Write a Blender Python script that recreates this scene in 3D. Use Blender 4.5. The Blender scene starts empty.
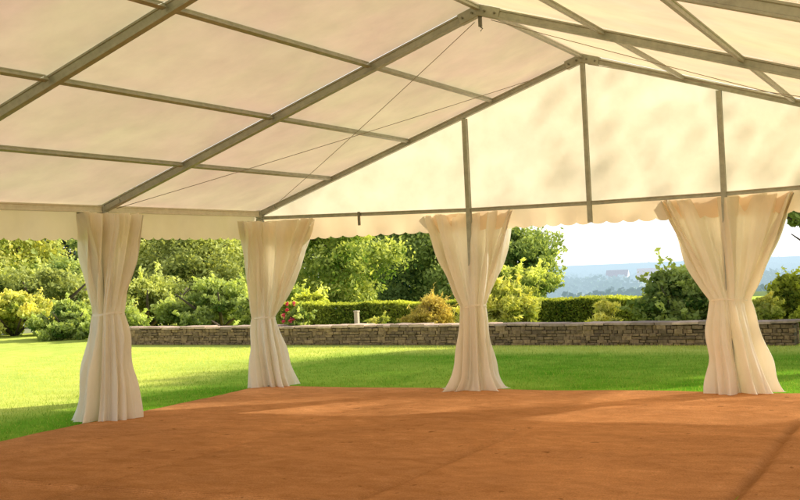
import bpy, bmesh, math, random
import numpy as np
from mathutils import Vector, Matrix, noise

PI = math.pi
scene = bpy.context.scene
COL = scene.collection
rnd = random.Random(7)

# ------------------------------------------------------------------ helpers
def link(o, parent=None):
    COL.objects.link(o)
    if parent is not None:
        o.parent = parent
    return o

def tag(o, label=None, cat=None, group=None, kind=None):
    if label: o['label'] = label
    if cat: o['category'] = cat
    if group: o['group'] = group
    if kind: o['kind'] = kind
    return o

def empty(name, loc=(0, 0, 0), label=None, cat=None, group=None):
    o = bpy.data.objects.new(name, None)
    o.location = loc
    o.empty_display_size = 0.2
    link(o)
    return tag(o, label, cat, group)

def mesh_obj(name, verts, faces, mat, parent=None, smooth=False, tint=None):
    """world-coordinate mesh; parent empties keep their offset removed here"""
    off = Vector((0, 0, 0))
    p = parent
    while p is not None:
        off += p.location
        p = p.parent
    v = np.asarray(verts, dtype=np.float32) - np.array(off, dtype=np.float32)
    me = bpy.data.meshes.new(name)
    if isinstance(faces, np.ndarray):
        n = len(v); nf, k = faces.shape
        me.vertices.add(n); me.vertices.foreach_set('co', v.ravel())
        me.loops.add(nf * k); me.loops.foreach_set('vertex_index', faces.ravel().astype(np.int32))
        me.polygons.add(nf)
        me.polygons.foreach_set('loop_start', np.arange(0, nf * k, k, dtype=np.int32))
        me.polygons.foreach_set('loop_total', np.full(nf, k, dtype=np.int32))
        me.update(calc_edges=True)
    else:
        me.from_pydata([tuple(map(float, q)) for q in v], [], faces)
    if tint is not None:
        a = me.attributes.new('tint', 'FLOAT', 'POINT')
        a.data.foreach_set('value', np.asarray(tint, dtype=np.float32))
    me.materials.append(mat)
    if smooth:
        me.polygons.foreach_set('use_smooth', np.ones(len(me.polygons), dtype=bool))
    me.update()
    return link(bpy.data.objects.new(name, me), parent)

class MB:
    def __init__(s): s.v = []; s.f = []; s.t = []
    def add(s, vs, fs, t=0.5):
        b = len(s.v); s.v += [tuple(q) for q in vs]; s.f += [tuple(b + i for i in f) for f in fs]; s.t += [t] * len(vs)
    def box(s, c, h, rot=None, t=0.5):
        c = Vector(c); vs = []
        for sx in (-1, 1):
            for sy in (-1, 1):
                for sz in (-1, 1):
                    q = Vector((sx * h[0], sy * h[1], sz * h[2]))
                    if rot is not None: q = rot @ q
                    vs.append(c + q)
        s.add(vs, [(0, 1, 3, 2), (4, 6, 7, 5), (0, 4, 5, 1), (2, 3, 7, 6), (0, 2, 6, 4), (1, 5, 7, 3)], t)
    def sweep(s, a, b, prof, up=(0, 0, 1), t=0.5):
        """extrude a closed 2D profile (side, up) from a to b with caps"""
        a = Vector(a); b = Vector(b); d = (b - a).normalized()
        side = d.cross(Vector(up)).normalized(); u = side.cross(d)
        n = len(prof)
        vs = [a + side * p[0] + u * p[1] for p in prof] + [b + side * p[0] + u * p[1] for p in prof]
        fs = [(i, (i + 1) % n, n + (i + 1) % n, n + i) for i in range(n)]
        fs += [tuple(range(n - 1, -1, -1)), tuple(range(n, 2 * n))]
        s.add(vs, fs, t)
    def tube(s, pts, rad, n=8, t=0.5):
        pts = [Vector(p) for p in pts]
        if not hasattr(rad, '__len__'): rad = [rad] * len(pts)
        vs = []; fs = []
        for i, p in enumerate(pts):
            d = (pts[min(i + 1, len(pts) - 1)] - pts[max(i - 1, 0)]).normalized()
            r = Vector((0, 0, 1)) if abs(d.z) < 0.9 else Vector((1, 0, 0))
            x = d.cross(r).normalized(); y = x.cross(d)
            for k in range(n):
                a = 2 * PI * k / n
                vs.append(p + (x * math.cos(a) + y * math.sin(a)) * rad[i])
        for i in range(len(pts) - 1):
            for k in range(n):
                fs.append((i * n + k, i * n + (k + 1) % n, (i + 1) * n + (k + 1) % n, (i + 1) * n + k))
        fs += [tuple(range(n - 1, -1, -1)), tuple((len(pts) - 1) * n + k for k in range(n))]
        s.add(vs, fs, t)
    def build(s, name, mat, parent=None, smooth=False, bevel=0):
        o = mesh_obj(name, s.v, s.f, mat, parent, smooth, s.t)
        if bevel:
            m = o.modifiers.new('bevel', 'BEVEL'); m.width = bevel; m.segments = 2; m.limit_method = 'ANGLE'
        return o

# ------------------------------------------------------------------ materials
def new_mat(name):
    m = bpy.data.materials.new(name); m.use_nodes = True
    nt = m.node_tree; nt.nodes.clear()
    out = nt.nodes.new('ShaderNodeOutputMaterial')
    return m, nt, out

def N(nt, typ, **kw):
    n = nt.nodes.new(typ)
    for k, v in kw.items():
        if hasattr(n, k): setattr(n, k, v)
        else: n.inputs[k.replace('_', ' ')].default_value = v
    return n

def noise_node(nt, scale, detail=4, rough=0.6, vec=None, dist=0):
    n = nt.nodes.new('ShaderNodeTexNoise')
    n.inputs['Scale'].default_value = scale; n.inputs['Detail'].default_value = detail
    n.inputs['Roughness'].default_value = rough; n.inputs['Distortion'].default_value = dist
    if vec is not None: nt.links.new(vec, n.inputs['Vector'])
    return n

def ramp(nt, fac, stops):
    r = nt.nodes.new('ShaderNodeValToRGB')
    e = r.color_ramp.elements
    while len(e) < len(stops): e.new(0.5)
    for i, (p, c) in enumerate(stops):
        e[i].position = p; e[i].color = (*c, 1)
    nt.links.new(fac, r.inputs[0])
    return r

def mapping(nt, scale=(1, 1, 1), rot=(0, 0, 0)):
    g = nt.nodes.new('ShaderNodeNewGeometry')
    m = nt.nodes.new('ShaderNodeMapping'); m.inputs['Scale'].default_value = scale; m.inputs['Rotation'].default_value = rot
    nt.links.new(g.outputs['Position'], m.inputs['Vector'])
    return m.outputs['Vector']

def mixrgb(nt, fac, a, b, mode='MIX'):
    m = nt.nodes.new('ShaderNodeMix'); m.data_type = 'RGBA'; m.blend_type = mode
    for s, v in ((m.inputs[0], fac), (m.inputs[6], a), (m.inputs[7], b)):
        if hasattr(v, 'links'): nt.links.new(v, s)
        elif isinstance(v, (int, float)): s.default_value = v
        else: s.default_value = (*v, 1)
    return m.outputs[2]

def bump(nt, h, strength=0.3, dist=0.01, normal=None):
    b = nt.nodes.new('ShaderNodeBump'); b.inputs['Strength'].default_value = strength; b.inputs['Distance'].default_value = dist
    nt.links.new(h, b.inputs['Height'])
    if normal is not None: nt.links.new(normal, b.inputs['Normal'])
    return b.outputs['Normal']

def fabric(name, base, base2, trans=0.45, stain=0.5, fold_scale=(1, 1, 1), wr=0.35, wrdist=0.02, tint=None):
    m, nt, out = new_mat(name)
    vec = mapping(nt)
    n1 = noise_node(nt, 0.8, 4, 0.55, vec, 0.2)
    n2 = noise_node(nt, 2.6, 4, 0.6, vec, 0.1)
    a = ramp(nt, n1.outputs['Fac'], [(0.30, (0, 0, 0)), (0.7, (1, 1, 1))])
    c = mixrgb(nt, a.outputs['Color'], base, base2)
    b2 = ramp(nt, n2.outputs['Fac'], [(0.3, (1 - stain * .35, 1 - stain * .38, 1 - stain * .42)), (0.65, (1, 1, 1))])
    c = mixrgb(nt, 1.0, c, b2.outputs['Color'], 'MULTIPLY')
    wv = mapping(nt, fold_scale)
    nw = noise_node(nt, 2.2, 3, 0.5, wv, 0.25)
    nf = noise_node(nt, 260, 2, 0.5, vec)
    bn = bump(nt, nw.outputs['Fac'], wr, wrdist)
    bn = bump(nt, nf.outputs['Fac'], 0.15, 0.001, bn)
    d = nt.nodes.new('ShaderNodeBsdfDiffuse'); t = nt.nodes.new('ShaderNodeBsdfTranslucent')
    g = nt.nodes.new('ShaderNodeBsdfGlossy'); g.inputs['Roughness'].default_value = 0.45
    g.inputs['Color'].default_value = (0.8, 0.8, 0.8, 1)
    nt.links.new(c, d.inputs['Color'])
    tc = mixrgb(nt, 1.0, c, tint or (1.0, 0.93, 0.78), 'MULTIPLY')
    nt.links.new(tc, t.inputs['Color'])
    for s in (d, t, g): nt.links.new(bn, s.inputs['Normal'])
    mx = nt.nodes.new('ShaderNodeMixShader'); mx.inputs[0].default_value = trans
    nt.links.new(d.outputs[0], mx.inputs[1]); nt.links.new(t.outputs[0], mx.inputs[2])
    m2 = nt.nodes.new('ShaderNodeMixShader'); m2.inputs[0].default_value = 0.03
    nt.links.new(mx.outputs[0], m2.inputs[1]); nt.links.new(g.outputs[0], m2.inputs[2])
    nt.links.new(m2.outputs[0], out.inputs['Surface'])
    return m

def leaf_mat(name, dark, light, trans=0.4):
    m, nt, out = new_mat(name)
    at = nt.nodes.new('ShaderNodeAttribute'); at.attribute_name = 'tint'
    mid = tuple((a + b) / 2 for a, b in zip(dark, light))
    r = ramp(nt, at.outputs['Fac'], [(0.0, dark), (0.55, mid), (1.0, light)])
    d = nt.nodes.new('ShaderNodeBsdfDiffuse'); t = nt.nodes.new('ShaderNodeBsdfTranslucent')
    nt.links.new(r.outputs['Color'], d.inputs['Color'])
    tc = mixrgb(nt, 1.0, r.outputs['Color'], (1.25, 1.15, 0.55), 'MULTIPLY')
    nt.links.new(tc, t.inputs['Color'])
    mx = nt.nodes.new('ShaderNodeMixShader'); mx.inputs[0].default_value = trans
    nt.links.new(d.outputs[0], mx.inputs[1]); nt.links.new(t.outputs[0], mx.inputs[2])
    nt.links.new(mx.outputs[0], out.inputs['Surface'])
    return m

def simple(name, c1, c2, scale=8, rough=0.6, metal=0.0, bs=0.2, bd=0.004, scl=(1, 1, 1), tintmix=0.0):
    m, nt, out = new_mat(name)
    vec = mapping(nt, scl)
    n = noise_node(nt, scale, 6, 0.65, vec)
    r = ramp(nt, n.outputs['Fac'], [(0.3, c1), (0.7, c2)])
    col = r.outputs['Color']
    if tintmix:
        at = nt.nodes.new('ShaderNodeAttribute'); at.attribute_name = 'tint'
        rr = ramp(nt, at.outputs['Fac'], [(0.0, (0.35, 0.33, 0.32)), (0.5, (0.9, 0.85, 0.8)), (1.0, (1.5, 1.4, 1.25))])
        col = mixrgb(nt, tintmix, col, rr.outputs['Color'], 'MULTIPLY')
    p = nt.nodes.new('ShaderNodeBsdfPrincipled')
    nt.links.new(col, p.inputs['Base Color'])
    p.inputs['Roughness'].default_value = rough; p.inputs['Metallic'].default_value = metal
    nt.links.new(bump(nt, n.outputs['Fac'], bs, bd), p.inputs['Normal'])
    nt.links.new(p.outputs[0], out.inputs['Surface'])
    return m

M = {}
M['roof'] = fabric('roof_pvc', (0.91, 0.73, 0.60), (0.89, 0.83, 0.58), trans=0.52, stain=0.32, wr=0.3, wrdist=0.03, tint=(1, .93, .80))
M['gable'] = fabric('gable_pvc', (0.93, 0.84, 0.71), (0.96, 0.90, 0.80), trans=0.62, stain=0.4, wr=0.35, wrdist=0.03, tint=(1, .95, .86))
M['valance'] = fabric('valance_pvc', (0.93, 0.80, 0.64), (0.97, 0.87, 0.72), trans=0.5, stain=0.2, wr=0.3, wrdist=0.02, tint=(1, .88, .70))
M['curtain'] = fabric('curtain_cloth', (0.95, 0.91, 0.82), (0.98, 0.96, 0.91), trans=0.44, stain=0.12, fold_scale=(6, 6, 1.4), wr=0.8, wrdist=0.025, tint=(1, .95, .82))
M['alu'] = simple('aluminium', (0.29, 0.30, 0.25), (0.42, 0.43, 0.36), 14, 0.4, 0.25, 0.1, 0.001)
M['alu_pale'] = simple('white_aluminium', (0.60, 0.56, 0.45), (0.72, 0.68, 0.56), 14, 0.45, 0.0, 0.1, 0.001)
M['alu_dark'] = simple('aluminium_dark', (0.14, 0.14, 0.11), (0.22, 0.215, 0.17), 14, 0.5, 0.3, 0.1, 0.001)  # darker grey tone for bolts and hooks
M['cable'] = simple('steel_cable', (0.26, 0.21, 0.16), (0.36, 0.3, 0.23), 40, 0.5, 0.5)
M['strap'] = simple('strap_webbing', (0.62, 0.53, 0.40), (0.75, 0.66, 0.52), 30, 0.9)
M['bark'] = simple('bark', (0.06, 0.045, 0.03), (0.14, 0.11, 0.08), 6, 0.95, 0, 0.8, 0.05, (1, 1, .25))
M['stone'] = simple('wall_stone', (0.14, 0.095, 0.05), (0.38, 0.27, 0.15), 14, 0.95, 0, 0.9, 0.02, tintmix=0.55)
M['coping'] = simple('coping_stone', (0.34, 0.25, 0.18), (0.66, 0.50, 0.40), 7, 0.95, 0, 0.6, 0.01, tintmix=0.6)
M['mortar'] = simple('wall_core', (0.09, 0.07, 0.04), (0.15, 0.12, 0.07), 12, 0.95)
M['post'] = simple('weathered_wood', (0.45, 0.38, 0.26), (0.62, 0.54, 0.4), 20, 0.9, scl=(1, 1, .2))
M['soil'] = simple('soil', (0.05, 0.035, 0.02), (0.1, 0.07, 0.04), 10, 0.95)
M['terracotta'] = simple('terracotta', (0.5, 0.28, 0.2), (0.65, 0.4, 0.3), 12, 0.8)

def lawn_material():
    m, nt, out = new_mat('lawn_grass')
    vec = mapping(nt)
    big = noise_node(nt, 0.35, 4, 0.6, vec, 0.5)
    mid = noise_node(nt, 3.0, 5, 0.7, vec)
    fine = noise_node(nt, 60, 3, 0.7, vec)
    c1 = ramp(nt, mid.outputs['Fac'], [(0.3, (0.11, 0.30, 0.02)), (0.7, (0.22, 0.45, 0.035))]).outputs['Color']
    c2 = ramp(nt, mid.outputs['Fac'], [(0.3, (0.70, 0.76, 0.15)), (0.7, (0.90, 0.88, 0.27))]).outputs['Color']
    # sun and shade in the colour: yellower on open side and along wall
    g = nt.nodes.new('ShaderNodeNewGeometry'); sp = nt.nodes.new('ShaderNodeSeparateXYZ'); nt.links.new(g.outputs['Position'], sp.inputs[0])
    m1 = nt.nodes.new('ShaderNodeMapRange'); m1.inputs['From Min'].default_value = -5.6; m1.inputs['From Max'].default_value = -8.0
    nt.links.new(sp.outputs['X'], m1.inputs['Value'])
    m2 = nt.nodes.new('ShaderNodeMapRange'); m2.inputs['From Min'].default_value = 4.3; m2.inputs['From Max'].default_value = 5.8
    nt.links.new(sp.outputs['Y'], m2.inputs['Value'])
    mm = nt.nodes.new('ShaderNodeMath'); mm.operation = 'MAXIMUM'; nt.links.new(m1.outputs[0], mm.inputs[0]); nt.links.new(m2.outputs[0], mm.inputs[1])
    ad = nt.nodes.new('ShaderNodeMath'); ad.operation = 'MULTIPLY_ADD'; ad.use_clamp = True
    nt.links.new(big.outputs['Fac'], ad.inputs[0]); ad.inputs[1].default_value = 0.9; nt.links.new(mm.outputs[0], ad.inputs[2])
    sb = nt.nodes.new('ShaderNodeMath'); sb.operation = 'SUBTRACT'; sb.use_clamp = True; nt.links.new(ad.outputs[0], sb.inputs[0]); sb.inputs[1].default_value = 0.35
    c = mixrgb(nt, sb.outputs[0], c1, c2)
    d = ramp(nt, big.outputs['Fac'], [(0.35, (0.9, 0.95, 0.85)), (0.68, (1.15, 1.06, 1.0))]).outputs['Color']
    c = mixrgb(nt, 1.0, c, d, 'MULTIPLY')
    e = ramp(nt, fine.outputs['Fac'], [(0.3, (0.62, 0.66, 0.5)), (0.7, (1.2, 1.2, 1.2))]).outputs['Color']
    c = mixrgb(nt, 0.8, c, e, 'MULTIPLY')
    p = nt.nodes.new('ShaderNodeBsdfDiffuse')
    nt.links.new(c, p.inputs['Color'])
    nt.links.new(bump(nt, fine.outputs['Fac'], 0.6, 0.02), p.inputs['Normal'])
    nt.links.new(p.outputs[0], out.inputs['Surface'])
    return m
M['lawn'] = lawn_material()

def matting_material():
    m, nt, out = new_mat('coir_matting')
    vec = mapping(nt)
    sv = mapping(nt, (1.0, 1.7, 1), (0, 0, 0.0))
    big = noise_node(nt, 0.55, 5, 0.6, sv, 0.8)
    mid = noise_node(nt, 4.0, 6, 0.7, sv, 0.5)
    fib = noise_node(nt, 80, 4, 0.75, sv)
    spk = noise_node(nt, 9, 2, 0.5, vec)
    c = ramp(nt, mid.outputs['Fac'], [(0.25, (0.54, 0.26, 0.108)), (0.52, (0.67, 0.34, 0.15)), (0.78, (0.80, 0.43, 0.21))]).outputs['Color']
    b = ramp(nt, big.outputs['Fac'], [(0.3, (0.82, 0.79, 0.76)), (0.7, (1.14, 1.13, 1.11))]).outputs['Color']
    c = mixrgb(nt, 1.0, c, b, 'MULTIPLY')
    f = ramp(nt, fib.outputs['Fac'], [(0.32, (0.62, 0.58, 0.55)), (0.65, (1.16, 1.16, 1.16))]).outputs['Color']
    c = mixrgb(nt, 0.85, c, f, 'MULTIPLY')
    s = ramp(nt, spk.outputs['Fac'], [(0.24, (0.45, 0.42, 0.4)), (0.30, (1, 1, 1))]).outputs['Color']
    c = mixrgb(nt, 0.8, c, s, 'MULTIPLY')
    at = nt.nodes.new('ShaderNodeAttribute'); at.attribute_name = 'tint'
    t2 = nt.nodes.new('ShaderNodeVectorMath'); t2.operation = 'SCALE'; t2.inputs['Scale'].default_value = 2.0
    nt.links.new(at.outputs['Vector'], t2.inputs[0])
    c = mixrgb(nt, 1.0, c, t2.outputs[0], 'MULTIPLY')
    wv = nt.nodes.new('ShaderNodeTexWave'); wv.inputs['Scale'].default_value = 16; wv.inputs['Distortion'].default_value = 1.2
    wv.bands_direction = 'Y'; nt.links.new(vec, wv.inputs['Vector'])
    wr = ramp(nt, wv.outputs['Fac'], [(0.0, (.84, .82, .80)), (1.0, (1.06, 1.06, 1.06))]).outputs['Color']
    c = mixrgb(nt, .8, c, wr, 'MULTIPLY')
    p = nt.nodes.new('ShaderNodeBsdfDiffuse'); p.inputs['Roughness'].default_value = 1
    nt.links.new(c, p.inputs['Color'])
    bn = bump(nt, mid.outputs['Fac'], 0.4, 0.04)
    nt.links.new(bump(nt, fib.outputs['Fac'], 0.8, 0.012, bn), p.inputs['Normal'])
    nt.links.new(p.outputs[0], out.inputs['Surface'])
    return m
M['matting'] = matting_material()

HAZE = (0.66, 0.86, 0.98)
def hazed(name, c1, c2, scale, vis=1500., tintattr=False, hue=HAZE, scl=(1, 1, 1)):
    """surface colour with distance haze painted in as a glow (grows with distance from the garden)"""
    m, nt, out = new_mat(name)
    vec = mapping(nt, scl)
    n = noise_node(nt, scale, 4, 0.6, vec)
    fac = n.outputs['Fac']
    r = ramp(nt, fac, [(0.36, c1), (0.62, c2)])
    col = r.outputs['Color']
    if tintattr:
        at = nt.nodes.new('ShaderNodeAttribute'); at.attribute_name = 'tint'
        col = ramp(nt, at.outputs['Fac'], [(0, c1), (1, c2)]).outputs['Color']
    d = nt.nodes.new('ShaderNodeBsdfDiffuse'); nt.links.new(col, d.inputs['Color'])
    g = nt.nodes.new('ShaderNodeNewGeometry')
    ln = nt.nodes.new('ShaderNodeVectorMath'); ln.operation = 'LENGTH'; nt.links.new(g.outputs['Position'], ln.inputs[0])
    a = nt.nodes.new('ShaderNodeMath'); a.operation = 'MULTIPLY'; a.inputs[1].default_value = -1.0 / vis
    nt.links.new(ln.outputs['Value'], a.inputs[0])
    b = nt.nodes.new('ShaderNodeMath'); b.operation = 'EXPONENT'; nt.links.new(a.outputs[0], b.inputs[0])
    e = nt.nodes.new('ShaderNodeEmission'); e.inputs['Color'].default_value = (*hue, 1); e.inputs['Strength'].default_value = 1.0  # emission stands in for the haze in the air
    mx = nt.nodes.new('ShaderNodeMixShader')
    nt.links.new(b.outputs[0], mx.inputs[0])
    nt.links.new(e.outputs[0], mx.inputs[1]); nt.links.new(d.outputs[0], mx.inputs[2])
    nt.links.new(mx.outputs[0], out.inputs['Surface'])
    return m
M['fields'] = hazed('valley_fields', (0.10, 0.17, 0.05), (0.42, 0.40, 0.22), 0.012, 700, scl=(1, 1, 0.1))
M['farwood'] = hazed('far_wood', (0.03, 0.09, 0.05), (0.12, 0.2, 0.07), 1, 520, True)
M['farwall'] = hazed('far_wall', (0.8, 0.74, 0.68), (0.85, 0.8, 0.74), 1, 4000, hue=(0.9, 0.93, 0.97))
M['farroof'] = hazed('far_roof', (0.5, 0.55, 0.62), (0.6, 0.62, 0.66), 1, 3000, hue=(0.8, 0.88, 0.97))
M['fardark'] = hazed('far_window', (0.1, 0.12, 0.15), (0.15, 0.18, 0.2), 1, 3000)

M['leaf_yellow'] = leaf_mat('leaf_yellow_green', (0.22, 0.32, 0.05), (0.95, 0.92, 0.30), 0.45)
M['leaf_light'] = leaf_mat('leaf_light_green', (0.13, 0.24, 0.035), (0.88, 0.93, 0.30), 0.45)
M['leaf_olive'] = leaf_mat('leaf_olive', (0.07, 0.12, 0.03), (0.74, 0.80, 0.28), 0.4)
M['leaf_mid'] = leaf_mat('leaf_mid_green', (0.07, 0.15, 0.035), (0.68, 0.78, 0.26), 0.4)
M['leaf_dark'] = leaf_mat('leaf_dark_green', (0.03, 0.085, 0.03), (0.52, 0.66, 0.22), 0.35)
M['leaf_conifer'] = leaf_mat('leaf_conifer', (0.015, 0.035, 0.035), (0.08, 0.14, 0.12), 0.15)
M['leaf_hedge'] = leaf_mat('leaf_hedge', (0.03, 0.08, 0.015), (0.80, 0.85, 0.14), 0.3)
M['leaf_ochre'] = leaf_mat('leaf_ochre', (0.30, 0.25, 0.05), (0.88, 0.74, 0.26), 0.45)
M['petal_red'] = leaf_mat('petal_red', (0.65, 0.06, 0.12), (0.90, 0.20, 0.30), 0.3)
M['grass_blade'] = leaf_mat('grass_blade', (0.10, 0.28, 0.02), (0.92, 0.90, 0.26), 0.4)

# ------------------------------------------------------------------ terrain
def ground_z(x, y):
    r = np.hypot(x, y)
    base = np.interp(np.log(np.maximum(r, 1)), np.log([1, 28, 60, 100, 300, 1000, 2000, 4000, 20000]),
                     [0, 0, -1.5, -5, -15, -25, -36, -50, -250])
    a = np.clip((r - 120) / 600, 0, 1)
    und = (np.sin(x / 310 + 1.3) * np.cos(y / 420 + 0.4) * 2.6 + np.sin(x / 130 + y / 190) * 1.2) * a
    big = np.clip((r - 1500) / 2000, 0, 1) * (1 - np.clip((r - 5000) / 3000, 0, 1))
    und = und + big * (np.sin(x / 700 + 2) * 5 + np.sin(x / 260 + y / 900) * 2.5)
    return base + und

def build_terrain():
    radii = [0] + list(np.geomspace(1.5, 25000, 110))
    nth = 256
    V = [(0, 0, 0)]; F = []
    for r in radii[1:]:
        th = np.arange(nth) * 2 * PI / nth
        x = r * np.cos(th); y = r * np.sin(th)
        V += list(zip(x, y, ground_z(x, y)))
    lawnF = []; farF = []
    for k in range(nth): lawnF.append((0, 1 + k, 1 + (k + 1) % nth))
    for i in range(len(radii) - 2):
        b = 1 + i * nth
        tgt = lawnF if radii[i + 2] < 26 else farF
        for k in range(nth):
            tgt.append((b + k, b + nth + k, b + nth + (k + 1) % nth, b + (k + 1) % nth))
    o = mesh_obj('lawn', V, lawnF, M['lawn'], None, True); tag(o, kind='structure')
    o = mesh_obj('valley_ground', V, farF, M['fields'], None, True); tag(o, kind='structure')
build_terrain()

# ------------------------------------------------------------------ matting floor
def build_matting():
    nx, ny = 300, 420
    xs = np.linspace(-4.62, 4.75, nx); ys = np.linspace(-15.4, 0.06, ny)
    ys[-1] = 0.06
    X, Y = np.meshgrid(xs, ys)
    Z = np.full_like(X, 0.022)
    for j in range(ny):
        for i in range(nx):
            x = X[j, i]; y = Y[j, i]
            Z[j, i] += 0.012 * (noise.noise(Vector((x * 0.8, y * 0.8, 0))) + 0.6) + 0.004 * noise.noise(Vector((x * 4, y * 6, 3)))
    wob = 0.02 * np.sin(X * 2.1) + 0.01 * np.sin(X * 7)
    Z += 0.020 * np.clip((Y - (-5.93 + wob)) / -0.02, 0, 1) * (X < 1.2) * 0 + 0.030 * np.exp(-((Y + 5.93 + wob) / 0.05) ** 2) * np.clip((0.6 - X), 0, 1)
    for xc, y1, amp in ((2.4, -1.2, -0.030), (0.15, -2.2, -0.014), (-2.1, -3.0, -0.012)):
        wx = 0.015 * np.sin(Y * 1.7 + xc)
        Z += amp * np.exp(-((X - xc - wx) / 0.03) ** 2) * np.clip((y1 - Y), 0, 1)
    # wavy cut edges
    ex = np.array([0.05 * noise.noise(Vector((0, y * 0.7, 9))) + 0.015 * noise.noise(Vector((0, y * 5, 9))) for y in ys])
    tt = np.ones_like(X)
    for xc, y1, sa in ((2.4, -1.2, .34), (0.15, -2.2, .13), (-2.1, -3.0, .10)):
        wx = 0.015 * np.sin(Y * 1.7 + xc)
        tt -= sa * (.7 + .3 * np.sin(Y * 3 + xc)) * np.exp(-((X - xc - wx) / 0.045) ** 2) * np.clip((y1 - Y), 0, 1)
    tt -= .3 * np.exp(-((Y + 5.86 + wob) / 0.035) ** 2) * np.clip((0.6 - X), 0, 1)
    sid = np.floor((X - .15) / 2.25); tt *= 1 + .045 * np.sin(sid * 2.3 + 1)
    tt *= 1.0 + .19 * np.clip((Y + 3.2) / 3.2, -1.2, 1)  # matting colour darkened towards the front for the weaker light deeper inside
    X[:, 0] += ex; X[:, 1] += ex * .6
    ey = np.array([0.035 * noise.noise(Vector((x * 0.9, 0, 4))) + 0.012 * noise.noise(Vector((x * 6, 0, 4))) for x in xs])
    Y[-1, :] += ey; Y[-2, :] += ey * .5
    Z[0, :] = Z[-1, :] = 0.003; Z[:, 0] = Z[:, -1] = 0.003
    V = np.stack([X, Y, Z], -1).reshape(-1, 3)
    idx = np.arange(nx * ny).reshape(ny, nx)
    F = np.stack([idx[:-1, :-1], idx[:-1, 1:], idx[1:, 1:], idx[1:, :-1]], -1).reshape(-1, 4)
    o = mesh_obj('coir_matting', V, F, M['matting'], None, True, tt.ravel() * .5)
    tag(o, 'rust brown coir matting laid over the lawn as the floor of the marquee', 'matting')
build_matting()

# ------------------------------------------------------------------ marquee
W, EH, RISE, BAY, NB = 4.5, 2.30, 1.50, 2.955, 5
U1, U2 = -1.49, 1.49
def rz(x): return EH + RISE * (1 - abs(x) / W)
FY = [-BAY * i for i in range(NB + 1)]
tent = empty('marquee', (0, -7.4, 0), 'white frame marquee with aluminium rafters and open curtained sides over brown matting', 'marquee')

def iprof(w, h, lip=0.012, groove=0.55):
    w /= 2; h /= 2; g = groove
    return [(-w, -h), (w, -h), (w, -h + lip), (w * g, -h + lip + .006), (w * g, h - lip - .006), (w, h - lip), (w, h), (-w, h),
            (-w, h - lip), (-w * g, h - lip - .006), (-w * g, -h + lip + .006), (-w, -h + lip)]

slope = math.atan2(RISE, W)
for n, y in enumerate(FY):
    sz = (0.062, 0.085) if n else (0.055, 0.066)
    for s in (-1, 1):
        # legs
        mb = MB(); mb.sweep((s * W, y, 0.03), (s * W, y, EH - 0.06), iprof(0.08, 0.08, .014, .7), up=(0, 1, 0))
        leg = mb.build('leg', M['alu'], tent)
        mb = MB(); mb.box((s * W, y, 0.026), (.1, .1, .006))
        for dx in (-.075, .075):
            for dy in (-.075, .075): mb.box((s * W + dx, y + dy, 0.04), (.01, .01, .01))
        mb.build('base_plate', M['alu'], leg)
        mb = MB(); d = 0.05
        mb.sweep((s * (W - 0.01), y, EH + .003), (s * 0.03, y, rz(0.03) - .005), iprof(*sz, .014, .72), up=(0, 0, 1))
        mb.build('rafter', M['alu'], tent)
        # eave bracket: knuckle joining leg and rafter
        mb = MB(); mb.box((s * W, y, EH - 0.005), (.046, .042, .052)); 
        R = Matrix.Rotation(-s * -slope, 3, 'Y')
        mb.box((s * (W - .14), y, EH + .045 - .012), (.13, .037, .026), Matrix.Rotation(s * slope, 3, 'Y'))
        mb.build('eave_bracket', M['alu'], tent, bevel=.006)
    mb = MB()
    for s in (-1, 1):
        mb.box((s * .09, y, rz(.09) - .003), (.11, .036 + .001 * s, .050), Matrix.Rotation(s * slope, 3, 'Y'))
    rb = mb.build('ridge_bracket', M['alu'], tent, bevel=.006)
    for s in (-1, 1):
        for q in (.06, .155):
            for sy in (-1, 1):
                mb = MB(); mb.tube([(s * q, y + sy * .036, rz(q) - .005), (s * q, y + sy * .052, rz(q) - .005)], .011, 6)
                mb.build('bolt', M['alu_dark'], rb)
    if n in (1, 2):
        mb = MB(); mb.box((0.0, y, rz(0) - .10), (.014, .014, .05)); mb.tube([(0, y, rz(0) - .15), (0.02, y, rz(0) - .17), (0, y, rz(0) - .19)], .006)
        mb.build('hanging_hook', M['alu_dark'], tent)

for b in range(NB):
    y0, y1 = FY[b] - .045, FY[b + 1] + .045
    for fr in (.25, .5, .75, 1.0):
        for s in ((-1, 1) if fr < 1 else (0,)):
            x = s * W * (1 - fr)
            up = (s * math.sin(slope), 0, math.cos(slope))
            mb = MB(); mb.sweep((x, y0, rz(x) + .012), (x, y1, rz(x) + .012), iprof(.042, .040, .009, .8), up=up)
            mb.build('purlin', M['alu'], tent)
    for s in (-1, 1):
        mb = MB(); mb.sweep((s * W, y0 - .0, EH), (s * W, y1, EH), iprof(.06, .075, .014, .75))
        mb.build('eave_beam', M['alu_pale'], tent)

# gable framing
GZ = {-W: 2.245, U1: 2.165, 0.0: 2.15, U2: 2.15, W: 2.2}
ks = [-W, U1, 0.0, U2, W]
for a, b in zip(ks[:-1], ks[1:]):
    mb = MB(); mb.sweep((a + (.045 if a in (-W,) else .0), 0, GZ[a]), (b - (.045 if b == W else .0), 0, GZ[b]), iprof(.045, .045, .009, .8))
    mb.build('gable_beam', M['alu'], tent)
for x in (U1, U2):
    mb = MB(); mb.sweep((x, -.003, 0.03), (x, -.003, rz(x) - .045), iprof(.055, .056, .010, .78), up=(0, 1, 0))
    mb.build('gable_upright', M['alu'], tent)
mb = MB(); mb.sweep((0, -.003, 1.93), (0, -.003, rz(0) - .06), iprof(.048, .05, .010, .78), up=(0, 1, 0)); mb.build('gable_upright', M['alu'], tent)
mb = MB(); mb.box((-2.98, -.035, 2.15), (.014, .012, .085)); mb.build('hanging_hook', M['alu_dark'], tent)

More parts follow.
